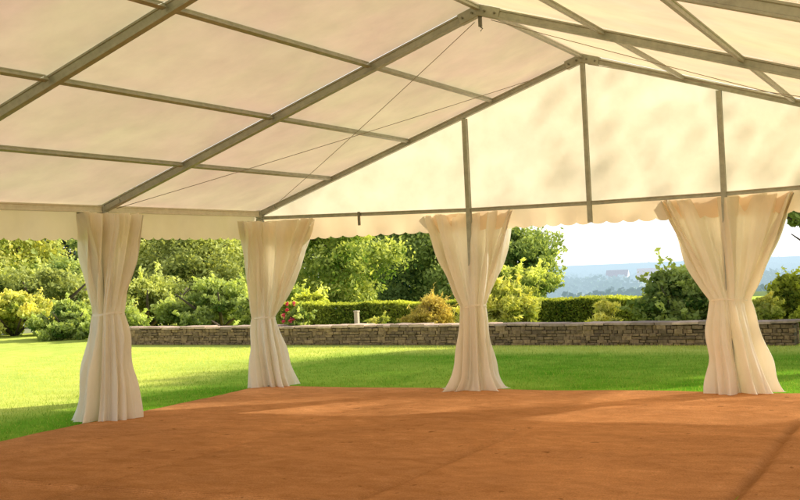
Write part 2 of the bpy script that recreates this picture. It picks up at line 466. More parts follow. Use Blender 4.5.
# brace cables
def cable(a, b, sag=.02):
    a = Vector(a); b = Vector(b); pts = []
    for i in range(9):
        t = i / 8; p = a.lerp(b, t); p.z -= sag * 4 * t * (1 - t); pts.append(p)
    mb = MB(); mb.tube(pts, .0033, 5); mb.build('brace_cable', M['cable'], tent, True)
for b in (0, 4):
    ya, yb = FY[b] - .06, FY[b + 1] + .06
    for s in (-1, 1):
        cable((s * W * .97, ya, EH - .0), (s * .08, yb, rz(0) - .09))
        cable((s * W * .97, yb, EH - .0), (s * .08, ya, rz(0) - .09))
        for yy, xx, zz in ((ya, s * W * .97, EH), (yb, s * .08, rz(0) - .09)):
            pass

# roof panels
def grid_faces(nu, nv):
    idx = np.arange(nu * nv).reshape(nv, nu)
    return np.stack([idx[:-1, :-1], idx[:-1, 1:], idx[1:, 1:], idx[1:, :-1]], -1).reshape(-1, 4)
for b in range(NB):
    y0, y1 = FY[b] - .004 + (.07 if b == 0 else 0), FY[b + 1] + .004
    for s in (-1, 1):
        nu, nv = 61, 49
        V = np.zeros((nv, nu, 3))
        for j in range(nv):
            for i in range(nu):
                t = i / (nu - 1); v = j / (nv - 1)
                x = s * (W + .07) * (1 - t) if t < 1 else 0.0
                y = y0 + (y1 - y0) * v
                q = (t * 4) % 1
                sag = -.020 * math.sin(PI * q) * (math.sin(PI * v) ** .5 if 0 < v < 1 else 0)
                wr = .010 * noise.noise(Vector((x * 1.3, y * .8, b * 3 + s))) * min(1, 8 * v, 8 * (1 - v))
                V[j, i] = (x, y, rz(x) + .056 + sag + wr)
        mesh_obj('roof_panel', V.reshape(-1, 3), grid_faces(nu, nv), M['roof'], tent, True)

# gable triangle cloth
nu, nv = 120, 40
V = np.zeros((nv, nu, 3))
for j in range(nv):
    for i in range(nu):
        x = -W - .02 + (2 * W + .04) * i / (nu - 1)
        zb = np.interp(x, ks, [GZ[k] for k in ks]) - .01; zt = max(rz(x) + .05, zb + .02)
        z = zb + (zt - zb) * j / (nv - 1)
        V[j, i] = (x, .052 + .010 * noise.noise(Vector((x * 1.6, z * 1.2, 5))), z)
mesh_obj('gable_panel', V.reshape(-1, 3), grid_faces(nu, nv), M['gable'], tent, True)

# scalloped valances
def valance(p0, p1, zt0, zb, pitch=.182, amp=.032, outn=(0, 1), seed=0):
    p0 = Vector(p0); p1 = Vector(p1); L = (p1 - p0).length
    nu = int(L / pitch) * 14 + 1; nv = 9
    V = np.zeros((nv, nu, 3))
    for i in range(nu):
        s = L * i / (nu - 1); q = (s / pitch + seed) % 1
        sc = amp * abs(math.sin(PI * q)) ** .6
        zt = zt0(s / L)
        for j in range(nv):
            v = j / (nv - 1)
            z = zb(s / L) - sc + (zt - zb(s / L) + sc) * v
            w = (1 - v) * (.022 * math.sin(s * 5.1 + seed) + .016 * math.sin(s * 13 + 1) ) + .012 * (1 - v)
            b = p0.lerp(p1, s / L)
            V[j, i] = (b.x + outn[0] * w, b.y + outn[1] * w, z)
    mesh_obj('valance', V.reshape(-1, 3), grid_faces(nu, nv), M['valance'], tent, True)
valance((-W - .06, .068, 0), (W + .06, .068, 0), lambda t: np.interp(-W + 2 * W * t, ks, [GZ[k] for k in ks]) + .0,
        lambda t: 1.965 - .03 * min(1, t * 1.5))
valance((-W - .075, .05, 0), (-W - .075, FY[-1], 0), lambda t: EH + .03, lambda t: 2.0, outn=(-1, 0), seed=.3)
valance((W + .075, .05, 0), (W + .075, FY[-1], 0), lambda t: EH + .03, lambda t: 2.0, outn=(1, 0), seed=.3)

# ------------------------------------------------------------------ curtains
RGT = Vector((.888, .459, 0)); FWD = Vector((-.459, .888, 0))
def curtain(cx, cy, ztop, ztie, armL, armR, nL, nR, waist, bott, pw, seed, label, side=1, botshift=(0, 0), depthw=.10, depthb=.2, spread=0.0, topbow=0.0):
    rt = empty('tied_curtain', (cx, cy, 0), label, 'curtain', 'tied back curtains around the marquee uprights')
    armL = Vector((*armL, 0)); armR = Vector((*armR, 0)); nL = Vector((*nL, 0)); nR = Vector((*nR, 0))
    C = Vector((cx, cy, 0))
    nth, nz = 420, 84
    rr = random.Random(seed); a, b, c_, d_ = [rr.uniform(0, 6.28) for _ in range(4)]
    V = np.zeros((nz, nth, 3))
    for j in range(nz):
        v = j / (nz - 1)
        z = .012 + (ztop - .012) * v
        if z < ztie:
            q = 1 - z / ztie; k = 0
            w = waist + (bott - waist) * q ** pw
            dd = depthw + (depthb - depthw) * q ** pw
            sh = Vector((*botshift, 0)) * q ** 1.5
            amp = .022 + .06 * q ** .8
        else:
            q = (z - ztie) / (ztop - ztie); k = q ** .92
            w = waist; dd = depthw; sh = Vector((0, 0, 0))
            amp = .022 + .075 * math.sin(PI * min(1, q * .62)) - .03 * q * q
        for i in range(nth):
            th = 2 * PI * i / nth
            ct, st = math.cos(th), math.sin(th)
            # pleat pattern
            ph = 11 * th + 1.1 * math.sin(2 * th + a) + .8 * math.sin(5 * th + b) + .35 * math.sin(v * 5 + 3 * th + c_)
            f = math.sin(ph); f = math.copysign(abs(f) ** .75, f)
            f += .22 * math.sin(29 * th + 1.5 * math.sin(3 * th + d_) + 2 * v)
            f *= .6 + .4 * math.sin(4 * th + c_)
            # lower ellipse point
            dent = 0.0
            if k == 0 and st < 0:
                dent = .62 * math.exp(-((th - 1.5 * PI - .35 * math.sin(seed)) / (.16 + .25 * q)) ** 2) * min(1, q * 1.3)
            le = RGT * (ct * w) + FWD * (st * dd * (1 - dent) + (.03 * math.sin(seed) * q)) + sh
            ln = (RGT * (ct * .6) + FWD * st).normalized()
            # upper line point
            t = ct
            arm = (armR * t if t > 0 else armL * -t)
            nn = (nR if t > 0 else nL)
            blend = max(0, 1 - abs(t) * 5)
            nn = (nn * (1 - blend) + (nL + nR).normalized() * blend)
            up_ = arm + nn * (side * .088 + .026 * st)
            p = le * (1 - k) + up_ * k
            n = (ln * (1 - k) + nn * (1 if st > 0 else -1) * k)
            nz_ = noise.noise(Vector((ct * 2.2 + seed, st * 2.2, z * 2.6)))
            p = p + n * (1.65 * amp * f * (.9 + .5 * nz_)) + (RGT * ct) * (.022 * nz_ * (1 - k))
            zz = z
            if k > 0:
                zz -= .012 * k ** 6 * (1 + math.sin(ph))           # scalloped gathered heading
            if z < .25 and spread:
                e = (1 - z / .25) ** 2
                p = p + (RGT * ct * .6 + FWD * (st * .3)) * spread * e * (.6 + .8 * abs(noise.noise(Vector((ct * 3, st * 3, seed)))))
            if j == 0:
                zz = .03 + .012 * (1 + f) * .3
            elif z < .1:
                zz = max(zz, .04)
            V[j, i] = (C.x + p.x, C.y + p.y, zz)
    idx = np.arange(nz * nth).reshape(nz, nth)
    nxt = np.roll(idx, -1, axis=1)
    F = np.stack([idx[:-1], nxt[:-1], nxt[1:], idx[1:]], -1).reshape(-1, 4)
    mesh_obj('drape', V.reshape(-1, 3), F, M['curtain'], rt, True)
    # tie band following the waist
    j = min(range(nz), key=lambda q: abs(V[q, 0, 2] - ztie))
    mbv = []; fs = []
    n2 = 60
    cen = V[j].mean(0)
    for h in (-.010, .010):
        for i in range(n2):
            th = 2 * PI * i / n2
            p = Vector(cen) + RGT * (math.cos(th) * (waist + .016)) + FWD * (math.sin(th) * (depthw + .03))
            mbv.append((p.x, p.y, ztie + h + .012 * math.sin(th * 2 + seed)))
    for i in range(n2): fs.append((i, (i + 1) % n2, n2 + (i + 1) % n2, n2 + i))
    mesh_obj('tieback', mbv, fs, M['curtain'], rt, True)
    return rt

curtain(-4.5, -2.955, 2.258, 1.17, (0, -.42), (0, .46), (-1, 0), (-1, 0), .142, .275, .95, 3,
        'cream curtain round the leftmost upright, nearest the camera, with narrow straight top', -1, botshift=(-.07, -.05), depthb=.22)
curtain(-4.5, 0, 2.20, .93, (0, -.57), (.87, 0), (-1, 0), (0, 1), .135, .225, .8, 11,
        'cream curtain gathered at the corner upright where the side meets the gable end', -1, botshift=(.09, .04), depthb=.22)
curtain(U1, 0, 2.143, 1.02, (-.64, 0), (.53, 0), (0, 1), (0, 1), .140, .24, 1.5, 23,
        'cream curtain round the middle upright with hem crumpled out on the matting', 1, botshift=(-.02, -.02), depthb=.2, spread=.30)
curtain(U2, 0, 2.135, 1.02, (-.69, 0), (.70, 0), (0, 1), (0, 1), .178, .27, .9, 31,
        'widest cream curtain, fanned out from the rightmost upright in front of the valley view', 1, botshift=(.12, 0), depthb=.22, spread=.09)

# ------------------------------------------------------------------ foliage
rng = np.random.default_rng(5)
def leaf_quads(P, size, flat=0.0, aspect=.55):
    n = len(P)
    a = rng.normal(size=(n, 3)); a[:, 2] *= (1 - flat); a /= np.linalg.norm(a, axis=1)[:, None]
    b = rng.normal(size=(n, 3)); b -= (b * a).sum(1)[:, None] * a; b /= np.linalg.norm(b, axis=1)[:, None]
    s = size * rng.uniform(.45, 1.7, n)[:, None]
    v = np.stack([P + a * s, P + b * s * aspect, P - a * s, P - b * s * aspect], 1).reshape(-1, 3)
    return v, np.arange(n * 4).reshape(n, 4)

def crown_points(cx, cy, z0, z1, rx, shape, nclump, per, cr):
    """clumps spread through an uneven crown volume; returns points and tints"""
    H = z1 - z0; P = []; T = []
    def prof(u):
        if shape == 'round': return max(0, 1 - (2 * u - 1) ** 2) ** .38
        if shape == 'broad': return math.sin(PI * min(1, .2 + u * .8)) ** .6
        if shape == 'cone': return (1 - u) * .95 + .06
        return math.sqrt(max(0, 1 - u * u))
    # big lobes over the crown volume, each made of small leaf clumps with gaps between them
    lobes = []
    nl = 16 if shape != 'cone' else 14
    for q in range(nl):
        u = (q + .5) / nl; u = min(.97, max(.03, u + rng.uniform(-.06, .06)))
        th = q * 2.4 + rng.uniform(-.5, .5); pr = prof(u)
        R_ = rx * pr * (rng.uniform(.45, .86) if shape != 'mound' else rng.uniform(.15, .8))
        lr = {'cone': .22, 'mound': .52}.get(shape, .36) * min(rx, H * .62) * rng.uniform(.7, 1.3)
        if shape == 'mound' and u > .8: lr *= .8
        lobes.append((cx + R_ * math.cos(th), cy + R_ * math.sin(th), z0 + H * u * .93, lr, rng.uniform(-.15, .15)))
    for k in range(nclump):
        lx, ly, lz, lr, lt = lobes[k % nl]
        d = rng.normal(size=3); d /= np.linalg.norm(d); d[2] = d[2] * .8 + .15
        c = np.array([lx, ly, lz]) + d * lr * rng.uniform(.55, 1.05)
        c[2] = min(c[2], z1 + .1 * cr)
        if shape == 'mound': c[2] = max(c[2], z0 + .05 * H)
        cs = cr * rng.uniform(.30, 1.0)
        n = int(per * rng.uniform(.6, 1.3))
        g = rng.normal(size=(n, 3)); g /= np.linalg.norm(g, axis=1)[:, None]
        g = g * (rng.uniform(.2, 1, n) ** .5)[:, None] * cs
        g[:, 2] *= .6
        g[:, 2] -= .15 * np.hypot(g[:, 0], g[:, 1])
        if rng.uniform() < .35:                      # loose sprigs poking out of the mass
            k2 = max(3, n // 6); sd_ = d + rng.normal(0, .5, 3); sd_[2] = abs(sd_[2]); sd_ /= np.linalg.norm(sd_)
            g[:k2] = sd_ * np.linspace(.5, 1.9, k2)[:, None] * cs + rng.normal(0, .10, (k2, 3)) * cs
        P.append(c + g)
        T.append(np.clip(.44 + lt + .26 * d[2] + rng.uniform(-.22, .22) + g[:, 2] / cs * .30 + rng.normal(0, .10, n), 0, 1))  # leaf colour lighter on upper sides, darker below, imitating light from above
    return np.concatenate(P), np.concatenate(T)

def plant(name, label, cat, x, y, zt, w, mat, shape='round', nclump=90, per=110, size=None, base=None, bottom=.12,
          trunk=True, group=None, cr=None, flat=0., aspect=.55, rxs=.62):
    zb = float(ground_z(np.array(x), np.array(y))) if base is None else base
    D = math.hypot(x - 3.7, y + 12)
    if size is None: size = max(.028, D * .0016)
    nclump = int(nclump * 1.35 * (1.5 if not trunk else 1)); per = int(per * 1.25)
    H = zt - zb
    root = empty(name, (x, y, zb), label, cat, group)
    z0 = zb + H * bottom
    rx = w * rxs
    if cr is None: cr = .26 * min(w, H)
    P, T = crown_points(x, y, z0 + cr * .3, zt - cr * .4, max(rx - cr * .4, .05), shape, nclump, per, cr)
    P[:, 2] = np.maximum(P[:, 2], zb + .02)
    V, F = leaf_quads(P, size, flat, aspect)
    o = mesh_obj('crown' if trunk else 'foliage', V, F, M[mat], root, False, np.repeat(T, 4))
    if trunk:
        mb = MB(); tr = max(.03, H * .022)
        top = Vector((x + .1 * rx, y, zb + H * .72))
        mb.tube([(x, y, zb - .3), (x + .03 * w, y, zb + H * .3), top], [tr * 1.3, tr, tr * .35], 8)
        for q in range(7):
            a = q * 2.4 + x; h = zb + H * (.25 + .07 * q)
            s0 = Vector((x, y, h)); e = s0 + Vector((math.cos(a) * rx * .65, math.sin(a) * rx * .65, H * .2))
            mb.tube([s0, s0.lerp(e, .5) + Vector((0, 0, H * .02)), e], [tr * .5, tr * .33, tr * .12], 6)
        mb.build('trunk', M['bark'], root, True)
    else:
        mb = MB()
        for q in range(6):
            a = q * 1.05 + x
            mb.tube([(x, y, zb - .05), (x + math.cos(a) * rx * .3, y + math.sin(a) * rx * .3, zb + H * .4),
                     (x + math.cos(a) * rx * .55, y + math.sin(a) * rx * .55, zb + H * .75)], [.014 * w, .01 * w, .004 * w], 5)
        mb.build('stem', M['bark'], root, True)
    return root

TB = 'trees in the belt beyond the garden wall'
plant('deciduous_tree', 'pale yellow green tree at the far left edge behind the shrubs', 'tree', -50.3, 38.8, 7.4, 6.0, 'leaf_yellow', group=TB, nclump=130)
plant('conifer_tree', 'dark blue green conifer left of the leftmost curtain, rising behind the yellow green tree', 'tree', -69.4, 62.7, 11.0, 5.4, 'leaf_conifer', 'cone', group=TB)
plant('conifer_tree', 'dark conifer furthest left, partly behind the pale yellow green tree', 'tree', -79.2, 68.8, 11.0, 5.4, 'leaf_conifer', 'cone', group=TB)
plant('deciduous_tree', 'rounded mid green tree just left of the leftmost curtain', 'tree', -33.0, 25.3, 2.6, 3.4, 'leaf_mid', group=TB, bottom=.05)
plant('deciduous_tree', 'mid green tree hidden mostly behind the leftmost curtain', 'tree', -57.4, 55.4, 8.5, 7.6, 'leaf_mid', group=TB)
plant('deciduous_tree', 'olive green spreading tree just right of the leftmost curtain', 'tree', -39.9, 39.7, 5.0, 6.2, 'leaf_olive', 'broad', group=TB, nclump=140, flat=.3, bottom=.02)
plant('deciduous_tree', 'olive yellow layered tree midway between the two left curtains', 'tree', -34.9, 37.8, 4.6, 6.0, 'leaf_olive', 'broad', group=TB, nclump=150, flat=.3, bottom=.02)
plant('deciduous_tree', 'darker green tree close to the left side of the corner curtain', 'tree', -41.1, 50.4, 3.9, 5.2, 'leaf_mid', group=TB, bottom=.03)
plant('conifer_tree', 'tall dark conifer behind the olive trees near the corner curtain', 'tree', -55.1, 67.8, 12.0, 7.0, 'leaf_conifer', 'cone', group=TB, bottom=.03)
plant('conifer_tree', 'dark conifer behind the leftmost curtain', 'tree', -69.8, 67.0, 11.0, 6.0, 'leaf_conifer', 'cone', group=TB)
plant('deciduous_tree', 'dark green tree directly behind the corner curtain', 'tree', -46.6, 63.3, 8.0, 7.8, 'leaf_dark', group=TB)
plant('deciduous_tree', 'bright light green rounded tree just right of the corner curtain', 'tree', -30.9, 46.6, 5.6, 6.6, 'leaf_light', 'round', group=TB, nclump=140, bottom=.02)
plant('deciduous_tree', 'broad darker green tree behind the hedge between corner and middle curtains', 'tree', -36.6, 66.2, 8.5, 9.6, 'leaf_dark', group=TB, nclump=150, bottom=.02)
plant('deciduous_tree', 'mid green tree behind the left half of the middle curtain', 'tree', -30.2, 62.7, 7.6, 8.4, 'leaf_mid', group=TB, nclump=140, bottom=.02)
plant('deciduous_tree', 'rightmost tree of the belt, green against the white sky beside the middle curtain', 'tree', -18.1, 44.2, 3.5, 4.4, 'leaf_mid', 'round', group=TB, nclump=140, bottom=.02)
plant('deciduous_tree', 'dark green tree filling the gap behind the bright light green tree', 'tree', -44.0, 76.0, 9.0, 10.0, 'leaf_dark', group=TB, nclump=140, bottom=.02)
plant('deciduous_tree', 'tall mid green tree behind the olive trees, seen between the two left curtains', 'tree', -58.0, 62.0, 9.5, 10.5, 'leaf_dark', group=TB, nclump=150, bottom=.02)
SG = 'shrubs along the garden edge'
plant('leafy_shrub', 'broad yellow green shrub behind the hedge, below the rightmost tree of the belt', 'shrub', -11.8, 27.5, 1.25, 3.6, 'leaf_light', 'round', trunk=False, group=SG)
plant('leafy_shrub', 'yellow green shrub at the lawn edge, furthest left in view', 'shrub', -20.3, 10.5, 1.25, 3.0, 'leaf_yellow', 'mound', trunk=False, group=SG, bottom=0)
plant('leafy_shrub', 'dense green bush on the lawn edge left of the leftmost curtain', 'shrub', -17.1, 9.4, .95, 2.2, 'leaf_mid', 'mound', trunk=False, group=SG, bottom=0)
plant('leafy_shrub', 'small green bush at the left end of the stone wall, behind the leftmost curtain', 'shrub', -15.2, 9.1, .85, 2.0, 'leaf_mid', 'mound', trunk=False, group=SG, bottom=0)
plant('leafy_shrub', 'olive bush above the wall just right of the leftmost curtain', 'shrub', -17.6, 13.0, 1.5, 4.2, 'leaf_olive', 'mound', trunk=False, group=SG, bottom=0)
plant('leafy_shrub', 'mid green bush above the wall left of the corner curtain', 'shrub', -14.6, 12.6, 1.35, 4.0, 'leaf_mid', 'mound', trunk=False, group=SG, bottom=0)
plant('leafy_shrub', 'light green bush above the wall behind the corner curtain', 'shrub', -12.2, 12.0, 1.1, 2.8, 'leaf_light', 'mound', trunk=False, group=SG, bottom=0)
plant('leafy_shrub', 'broad olive bush behind the shrubs at the far left of the wall', 'shrub', -24.0, 15.0, 2.0, 6.5, 'leaf_olive', 'mound', trunk=False, group=SG, bottom=0)
plant('clipped_bush', 'small rounded green bush at the left end of the clipped hedge', 'shrub', -10.7, 11.0, .95, .8, 'leaf_hedge', 'mound', trunk=False, bottom=0, size=.035, nclump=80)
plant('ornamental_grass', 'tawny orange shrub beside the left edge of the middle curtain', 'shrub', -6.5, 9.2, .82, 1.15, 'leaf_ochre', 'mound', trunk=False, bottom=0, aspect=.2)
plant('leafy_shrub', 'yellow green arching shrub just right of the middle curtain', 'shrub', -4.6, 8.5, 1.1, 1.5, 'leaf_yellow', 'mound', trunk=False, group=SG, bottom=0, aspect=.25, size=.07)
plant('leafy_shrub', 'wispy yellow shrub in front of the right hand hedge', 'shrub', -2.6, 8.9, .62, .8, 'leaf_yellow', 'mound', trunk=False, group=SG, bottom=0, aspect=.25, size=.06, nclump=30, per=60)
plant('leafy_shrub', 'large dark green bush left of the rightmost curtain, above the wall', 'shrub', -1.0, 8.7, 1.2, 1.75, 'leaf_mid', 'mound', trunk=False, group=SG, bottom=0, nclump=120, size=.05)
plant('clipped_bush', 'tall rounded dark bush at the right edge behind the wall', 'shrub', .8, 9.6, 1.05, .75, 'leaf_hedge', 'mound', trunk=False, bottom=0, size=.035, nclump=80)
plant('leafy_shrub', 'bright yellow shrub just right of the rightmost curtain', 'shrub', .6, 7.8, .72, .6, 'leaf_yellow', 'mound', trunk=False, group=SG, bottom=0, nclump=50, size=.04)
plant('leafy_shrub', 'small bright yellow green plant behind the wall near the wooden post', 'shrub', -6.9, 7.5, .52, .45, 'leaf_yellow', 'mound', trunk=False, group=SG, bottom=0, nclump=30, per=60, size=.035)

# shade trees just outside the right of the view: they shade the lawn and gable
plant('deciduous_tree', 'leafy branch tips at the top right edge, just right of the widest curtain', 'tree', 1.85, 7.4, 3.35, 3.0, 'leaf_dark', 'round', bottom=.55, nclump=110, per=80, size=.05, rxs=.62, cr=.45)
for (x_, y_, z_, w_, m_, l_) in ((-52, 16, 6.5, 12, 'leaf_olive', 'olive tree beyond the left end of the shrub border'),
                                 (-62, 28, 7.5, 13, 'leaf_mid', 'broad mid green tree left of the tree belt, out past the shrubs'),
                                 (-58, 2, 7.0, 13, 'leaf_dark', 'dark green tree on the far left side of the lawn')):
    plant('deciduous_tree', l_, 'tree', x_, y_, z_, w_, m_, group=TB, bottom=.03, nclump=100)
plant('shade_tree', 'large tree standing outside the garden wall to the right of the marquee', 'tree', 7.0, 12.2, 9.8, 9.6, 'leaf_mid', 'round', bottom=.30, nclump=230, per=130, size=.10, rxs=.5, cr=.95)
plant('shade_tree', 'tree just right of the wall end, its leaves showing at the top right edge', 'tree', 3.7, 8.6, 7.0, 6.8, 'leaf_mid', 'round', bottom=.22, nclump=80, per=120, size=.07, rxs=.5, cr=.6)
plant('shade_tree', 'tree close to the right side of the marquee, casting leaf shadows on its gable', 'tree', 6.4, 6.6, 8.6, 6.4, 'leaf_mid', 'round', bottom=.30, nclump=85, per=13, size=.075, rxs=.5, cr=1.3)

plant('shade_tree', 'unseen low tree added beside the right hand side of the marquee to block sun', 'tree', 8.0, 0.9, 4.7, 6.4, 'leaf_mid', 'round', bottom=.15, nclump=110, per=120, size=.09, rxs=.5, cr=.8)  # added out of view to keep sun off the matting

# rose bush with red flowers
r = plant('rose_bush', 'rose bush with red blooms right beside the corner curtain, behind the wall', 'rose bush', -8.6, 7.2, .80, .5, 'leaf_mid', 'mound', trunk=False, bottom=0, nclump=30, per=70, size=.035)
def blooms(root, pts, s=.05):
    for (x, y, z) in pts:
        P = np.array([[x, y, z]]) + rng.normal(0, s * .45, (40, 3))
        V, F = leaf_quads(P, s * .6, 0, .9)
        mesh_obj('bloom', V, F, M['petal_red'], root, False, np.repeat(rng.uniform(0, 1, 40), 4))
blooms(r, [(-8.62 + .28 * rnd.uniform(-1, 1), 7.02 + .08 * rnd.uniform(-1, 1), .45 + .4 * rnd.random()) for _ in range(7)], .032)

# clipped hedges
def hedge(name, label, a, b, h0, h1, thick, seed):
    a = np.array(a); b = np.array(b); L = np.linalg.norm(b - a); d = (b - a) / L; nrm = np.array([-d[1], d[0]])
    root = empty(name, (a[0], a[1], 0), label, 'hedge')
    n = int(L * 5200)
    s = rng.uniform(0, L, n); face = rng.uniform(0, 1, n)
    hh = h0 + (h1 - h0) * s / L + .02 * np.sin(s * 3 + seed) + .012 * np.sin(s * 9)
    off = rng.uniform(-.5, .5, n) * thick; z = rng.uniform(0, 1, n) * hh
    front = face < .45; top = face > .62
    off = np.where(front, -.5 * thick + rng.normal(0, .02, n), off)
    back = (~front) & (~top); off = np.where(back, .5 * thick + rng.normal(0, .02, n), off)
    z = np.where(top, hh + rng.normal(0, .018, n), z)
    x = a[0] + d[0] * s + nrm[0] * off; y = a[1] + d[1] * s + nrm[1] * off
    P = np.stack([x, y, z], 1)
    V, F = leaf_quads(P, .032)
    T = np.clip(rng.uniform(.1, .5, n) + np.where(top, .45, 0) + .12 * np.sin(s * 2.3 + seed), 0, 1)  # top leaves coloured lighter to imitate sunlight on the hedge
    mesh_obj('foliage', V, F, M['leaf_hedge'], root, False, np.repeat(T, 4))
    mb = MB(); ang = math.atan2(d[1], d[0]); c = (a + b) / 2
    mb.box((c[0], c[1], min(h0, h1) * .46), (L / 2 - .03, thick / 2 - .04, min(h0, h1) * .46), Matrix.Rotation(ang, 3, 'Z'))
    mb.build('inner_branches', M['soil'], root)
hedge('clipped_hedge', 'long clipped hedge with sunlit yellow top between the corner and middle curtains', (-11.0, 10.3), (-5.6, 10.9), .68, .58, .7, 0)
hedge('clipped_hedge', 'clipped hedge behind the wall below the valley view, right of the middle curtain', (-5.2, 11.2), (-1.3, 10.8), .60, .58, .7, 2)

# post
mb = MB(); mb.box((-7.3, 7.35, .30), (.04, .04, .31)); mb.box((-7.3, 7.35, .625), (.05, .05, .012))
o = mb.build('wooden_post', M['post']); tag(o, 'short pale wooden post standing behind the stone wall in front of the hedge', 'post')

# ------------------------------------------------------------------ dry stone wall
def stone_wall():
    A = np.array([-13.3, 7.29]); B = np.array([1.35, 6.12])
    L = np.linalg.norm(B - A); d = (B - A) / L; nrm = np.array([-d[1], d[0]])
    ang = math.atan2(d[1], d[0])
    root = empty('stone_wall', (A[0], A[1], 0), 'low dry stone wall with flat coping running along the far side of the lawn', 'wall')
    th = .36
    mb = MB(); c = (A + B) / 2
    mb.box((c[0], c[1], .16), (L / 2 - .02, th / 2 - .03, .155), Matrix.Rotation(ang, 3, 'Z'))
    mb.build('core', M['mortar'], root)
    mb = MB()
    z = 0.0
    for row in range(6):
        h = rnd.uniform(.040, .072); 
        for side in (-1, 1):
            s = rnd.uniform(-.1, 0)
            while s < L - .05:
                w = rnd.uniform(.06, .22)
                w = min(w, L - s + .0)
                cc = A + d * (s + w / 2) + nrm * (side * (th / 2 - .05 + rnd.uniform(-.012, .012)))
                rot = Matrix.Rotation(ang + rnd.uniform(-.03, .03), 3, 'Z') @ Matrix.Rotation(rnd.uniform(-.03, .03), 3, 'Y')
                hh = h * rnd.choice((.72, .85, .95, 1.05, 1.3))
                mb.box((cc[0], cc[1], z + h / 2), (w / 2 - rnd.uniform(.001, .007), .055 + rnd.uniform(-.008, .012), hh / 2), rot, rnd.random())
                s += w
        z += h
    mb.build('stonework', M['stone'], root, bevel=.008)
    mb = MB(); s = 0
    while s < L:
        w = rnd.uniform(.16, .5); cc = A + d * (s + w / 2)
        rot = Matrix.Rotation(ang + rnd.uniform(-.02, .02), 3, 'Z') @ Matrix.Rotation(rnd.uniform(-.02, .02), 3, 'Y')
        mb.box((cc[0], cc[1], z + .028 + rnd.uniform(-.008, .010)), (w / 2 - .004, th / 2 + .03 + rnd.uniform(-.025, .025), rnd.uniform(.018, .030)), rot, rnd.random())
        s += w
    mb.build('coping', M['coping'], root, bevel=.008)
stone_wall()

# pale terracotta pot beside wall end
def lathe(mb, c, prof, n=24):
    vs = []; fs = []
    for r_, z_ in prof:
        for k in range(n):
            a = 2 * PI * k / n; vs.append((c[0] + r_ * math.cos(a), c[1] + r_ * math.sin(a), c[2] + z_))
    for i in range(len(prof) - 1):
        for k in range(n): fs.append((i * n + k, i * n + (k + 1) % n, (i + 1) * n + (k + 1) % n, (i + 1) * n + k))
    mb.add(vs, fs)

# ------------------------------------------------------------------ grass tufts on the lawn near the tent
def grass():
    n = 90000
    x = rng.uniform(-13, 3.2, n); y = rng.uniform(-6, 6.2, n)
    keep = (x < -4.66) | (y > .10)
    # denser close to the camera / matting edge
    dist = np.where(x < -4.66, -4.66 - x, 0) + np.where(y > .1, y * .4, 0) * (x > -4.66)
    keep &= rng.uniform(0, 1, n) < np.clip(1.15 - dist * .12, .2, 1)
    x = x[keep]; y = y[keep]; n = len(x)
    h = rng.uniform(.018, .045, n); a = rng.uniform(0, 2 * PI, n); w = .0035
    lx = rng.normal(0, .014, n); ly = rng.normal(0, .014, n)
    V = np.zeros((n, 3, 3))
    V[:, 0] = np.stack([x - np.cos(a) * w, y - np.sin(a) * w, np.zeros(n)], 1)
    V[:, 1] = np.stack([x + np.cos(a) * w, y + np.sin(a) * w, np.zeros(n)], 1)
    V[:, 2] = np.stack([x + lx, y + ly, h], 1)
    o = mesh_obj('grass', V.reshape(-1, 3), np.arange(n * 3).reshape(n, 3), M['grass_blade'], None, False, np.repeat(np.clip(rng.uniform(0, .45, n) + .55 * np.clip(np.maximum((-6.0 - x) / 2.0, (y - 4.6) / 1.2), 0, 1), 0, 1), 3))  # blade colour repeats the sunlit and shaded areas painted into the lawn
    tag(o, 'short mown grass blades on the lawn around the marquee', 'grass', kind='stuff')
grass()

# ------------------------------------------------------------------ far valley
def far_wood():
    P = []; T = []; S = []
    for _ in range(2600):
        az = rng.uniform(-.62, .12); r_ = np.exp(rng.uniform(math.log(130), math.log(4200)))
        cxp = 3.7 + r_ * math.sin(az); cyp = -12 + r_ * math.cos(az)
        f = noise.noise(Vector((cxp / (60 + r_ * .12), cyp / (40 + r_ * .08), 1.7)))
        if f < -.02: continue
        if -.275 < az < -.16 and 380 < r_ < 1500 and not 1010 < r_ < 1100: continue
        zb = float(ground_z(np.array(cxp), np.array(cyp)))
        hgt = rng.uniform(3, 6) if r_ < 400 else rng.uniform(5, 10)
        wd = hgt * rng.uniform(.7, 1.1) * (1 + r_ / 2500)
        n = 120
        g = rng.normal(size=(n, 3)); g /= np.linalg.norm(g, axis=1)[:, None]; g[:, 2] = np.abs(g[:, 2])
        q = np.array([cxp, cyp, zb]) + g * np.array([wd, wd, hgt]) * rng.uniform(.7, 1.05, n)[:, None]
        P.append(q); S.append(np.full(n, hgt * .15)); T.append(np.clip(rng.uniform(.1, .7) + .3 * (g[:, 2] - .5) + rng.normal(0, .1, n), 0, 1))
    P = np.concatenate(P); S = np.concatenate(S); T = np.concatenate(T)
    a = rng.normal(size=P.shape); a /= np.linalg.norm(a, axis=1)[:, None]
    b = rng.normal(size=P.shape); b -= (b * a).sum(1)[:, None] * a; b /= np.linalg.norm(b, axis=1)[:, None]
    s = S[:, None]
    V = np.stack([P + a * s, P + b * s * .8, P - a * s, P - b * s * .8], 1).reshape(-1, 3)
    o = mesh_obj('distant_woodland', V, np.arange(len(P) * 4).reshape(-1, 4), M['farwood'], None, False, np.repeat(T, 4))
    tag(o, 'hazy blue green woodland scattered over the far valley', 'woodland', kind='stuff')
far_wood()

